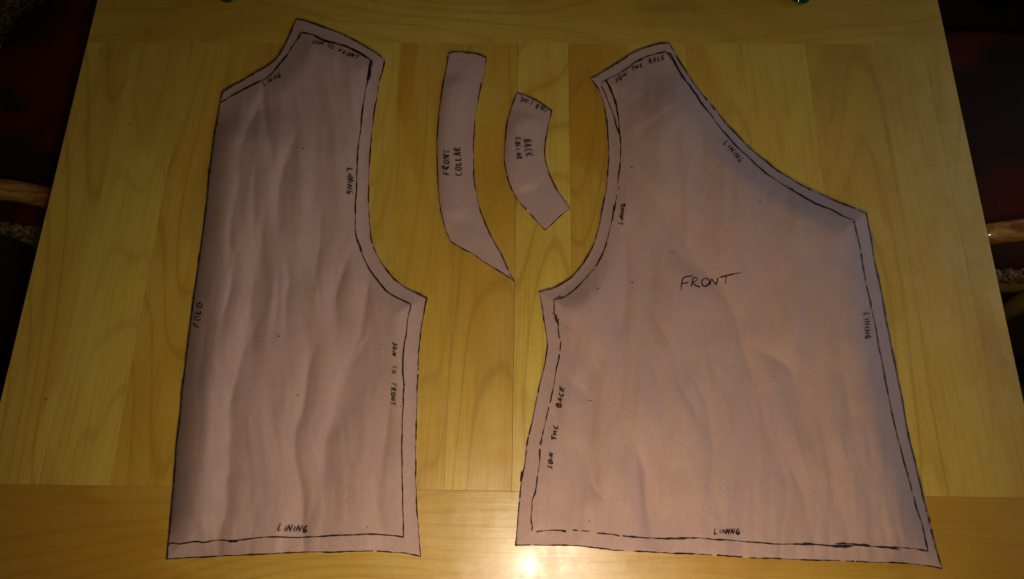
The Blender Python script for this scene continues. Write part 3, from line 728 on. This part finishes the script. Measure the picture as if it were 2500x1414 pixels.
part(fo, 'handwriting', strokes(front, zH, [[(1340, 190), (1328, 230), (1320, 275), (1315, 345)], [(1336, 200), (1375, 180), (1465, 165)], [(1325, 268), (1360, 258), (1405, 248)],
    [(1462, 205), (1450, 250), (1438, 305)], [(1445, 212), (1480, 188), (1512, 200), (1495, 230), (1460, 248), (1490, 285), (1550, 303)],
    [(1592, 202), (1568, 235), (1575, 280), (1610, 298), (1650, 270), (1662, 230), (1635, 205), (1598, 200)],
    [(1668, 282), (1675, 245), (1686, 205)], [(1686, 205), (1715, 245), (1745, 276)], [(1745, 276), (1755, 235), (1766, 188)],
    [(1785, 188), (1850, 172), (1940, 150), (2040, 130)], [(1866, 170), (1860, 215), (1856, 265)]], 3.4, 80), 'ink', 'large FRONT written in the middle')
part(fo, 'handwriting', lettering(front, [word(zA, 'JOIN', (365, 503), (478, 432), 38, 3.536), word(zA, 'THE', (508, 408), (610, 360), 36, 3.536), word(zA, 'BACK', (652, 338), (796, 302), 42, 3.536)], 3.1, 21, .1), 'ink', 'JOIN THE BACK written under the shoulder line')
part(fo, 'handwriting', lettering(front, [word(zA, 'LINING', (1298, 1022), (1448, 1200), 38, 3.536)], 3.1, 22, .0), 'ink', 'LINING written along the neck edge')
part(fo, 'handwriting', lettering(front, [word(zC, 'LINING', (852, 530), (872, 340), 38, 3.536)], 3.1, 23, .1), 'ink', 'LINING written upwards beside the armhole')
part(fo, 'handwriting', lettering(front, [word(zD, 'JOIN', (380, 1298), (392, 1150), 38, 3.533), word(zD, 'THE', (418, 1050), (432, 908), 40, 3.533), word(zD, 'BACK', (458, 768), (492, 580), 42, 3.533)], 3.3, 24, .12), 'ink', 'JOIN THE BACK written upwards along the side seam')
part(fo, 'handwriting', lettering(front, [word(zE, 'LINING', (738, 402), (756, 640), 52, 3.536)], 3.1, 25, .0), 'ink', 'LINING written down beside the centre front')
lf1 = lettering(front, [word(zG, 'LINING', (8, 726), (290, 726), 50, 4.167)], 3.0, 26, .1)
part(fo, 'handwriting', merge([lf1, lettering(front, [word(zG, 'NNG', (130, 732), (280, 722), 52, 4.167)], 3.0, 27, .2)]), 'ink', 'smudged LINING written over itself above the hem line')
tk = lambda sheet, lst, w_=3.0: merge([ribbon(sheet, catmull([(a, b), (a + 3, b + 1), (a + 7, b + 2)], 1.5), w_, .3, .3, 0, a) for a, b in lst])
for q_ in [(1853, 492), (1540, 689), (1456, 703), (1637, 614), (1438, 977), (1539, 408)]: part(fo, 'ink_speck', tk(front, [q_], 2.2))
for q_ in [(540, 643), (581, 620), (677, 820), (724, 964), (737, 362)]: part(po, 'ink_speck', tk(back, [q_], 2.2))

# ---- collars
c1 = z6([(208, 110), (230, 100), (300, 102), (370, 112), (417, 133), (410, 190), (395, 260), (375, 350), (360, 430), (352, 520), (348, 600), (348, 700), (350, 780), (365, 880), (385, 960), (420, 1050), (460, 1130), (500, 1200), (540, 1290), (568, 1348),
         (530, 1320), (460, 1275), (400, 1240), (340, 1195), (270, 1160), (220, 1130), (190, 1060), (170, 980), (155, 880), (148, 760), (145, 640), (148, 520), (160, 400), (175, 290), (195, 190)])
c1o = smooth_path(c1, 5, 32, True)
s1 = Sheet(c1o, humps=[(z6([(195, 190), (175, 290), (160, 400), (148, 520), (145, 640), (148, 760), (155, 880), (170, 980), (190, 1060)]), .0062, 42)], und=.0009, seed=21)
o1 = make_piece('front_collar_piece', s1, 'narrow curved paper strip with a pointed lower end, marked FRONT COLLAR')
part(o1, 'cut_line', merge([ribbon(s1, inset(c1o, 1.2), 2.5, .4, .5, .06, 91)]))
part(o1, 'handwriting', lettering(s1, [word(z6, 'FRONT', (213, 770), (214, 625), 34, 2.209), word(z6, 'COLLAR', (284, 772), (274, 612), 34, 2.209)], 3.2, 31, .05), 'ink', 'FRONT COLLAR written upwards')
c2 = z6([(580, 320), (640, 340), (700, 370), (770, 420), (760, 460), (745, 530), (732, 620), (735, 680), (760, 770), (800, 850), (835, 900), (867, 947), (800, 1005), (732, 1068), (690, 1025), (640, 970), (580, 900), (540, 825), (518, 750), (508, 680), (512, 580), (525, 480), (550, 390)])
c2o = smooth_path(c2, 5, 32, True)
s2 = Sheet(c2o, humps=[(z6([(550, 390), (525, 480), (512, 580), (508, 680), (518, 750), (540, 825), (580, 900)]), .0062, 42)], und=.0009, seed=25)
o2 = make_piece('back_collar_piece', s2, 'short curved paper strip marked BACK COLLAR with FOLD LINE at its top end')
part(o2, 'cut_line', merge([ribbon(s2, inset(c2o, 1.2), 2.5, .4, .5, .06, 92)]))
part(o2, 'handwriting', lettering(s2, [word(z6, 'BACK', (616, 574), (628, 678), 36, 2.209), word(z6, 'COLLAR', (568, 566), (580, 688), 28, 2.209)], 3.0, 33, .05), 'ink', 'BACK COLLAR written downwards')
part(o2, 'handwriting', lettering(s2, [word(z6, 'FOLD', (748, 409), (688, 381), 25, 2.209), word(z6, 'LINE', (668, 369), (596, 343), 25, 2.209)], 2.4, 34, .05), 'ink', 'FOLD LINE written upside down at the top end')
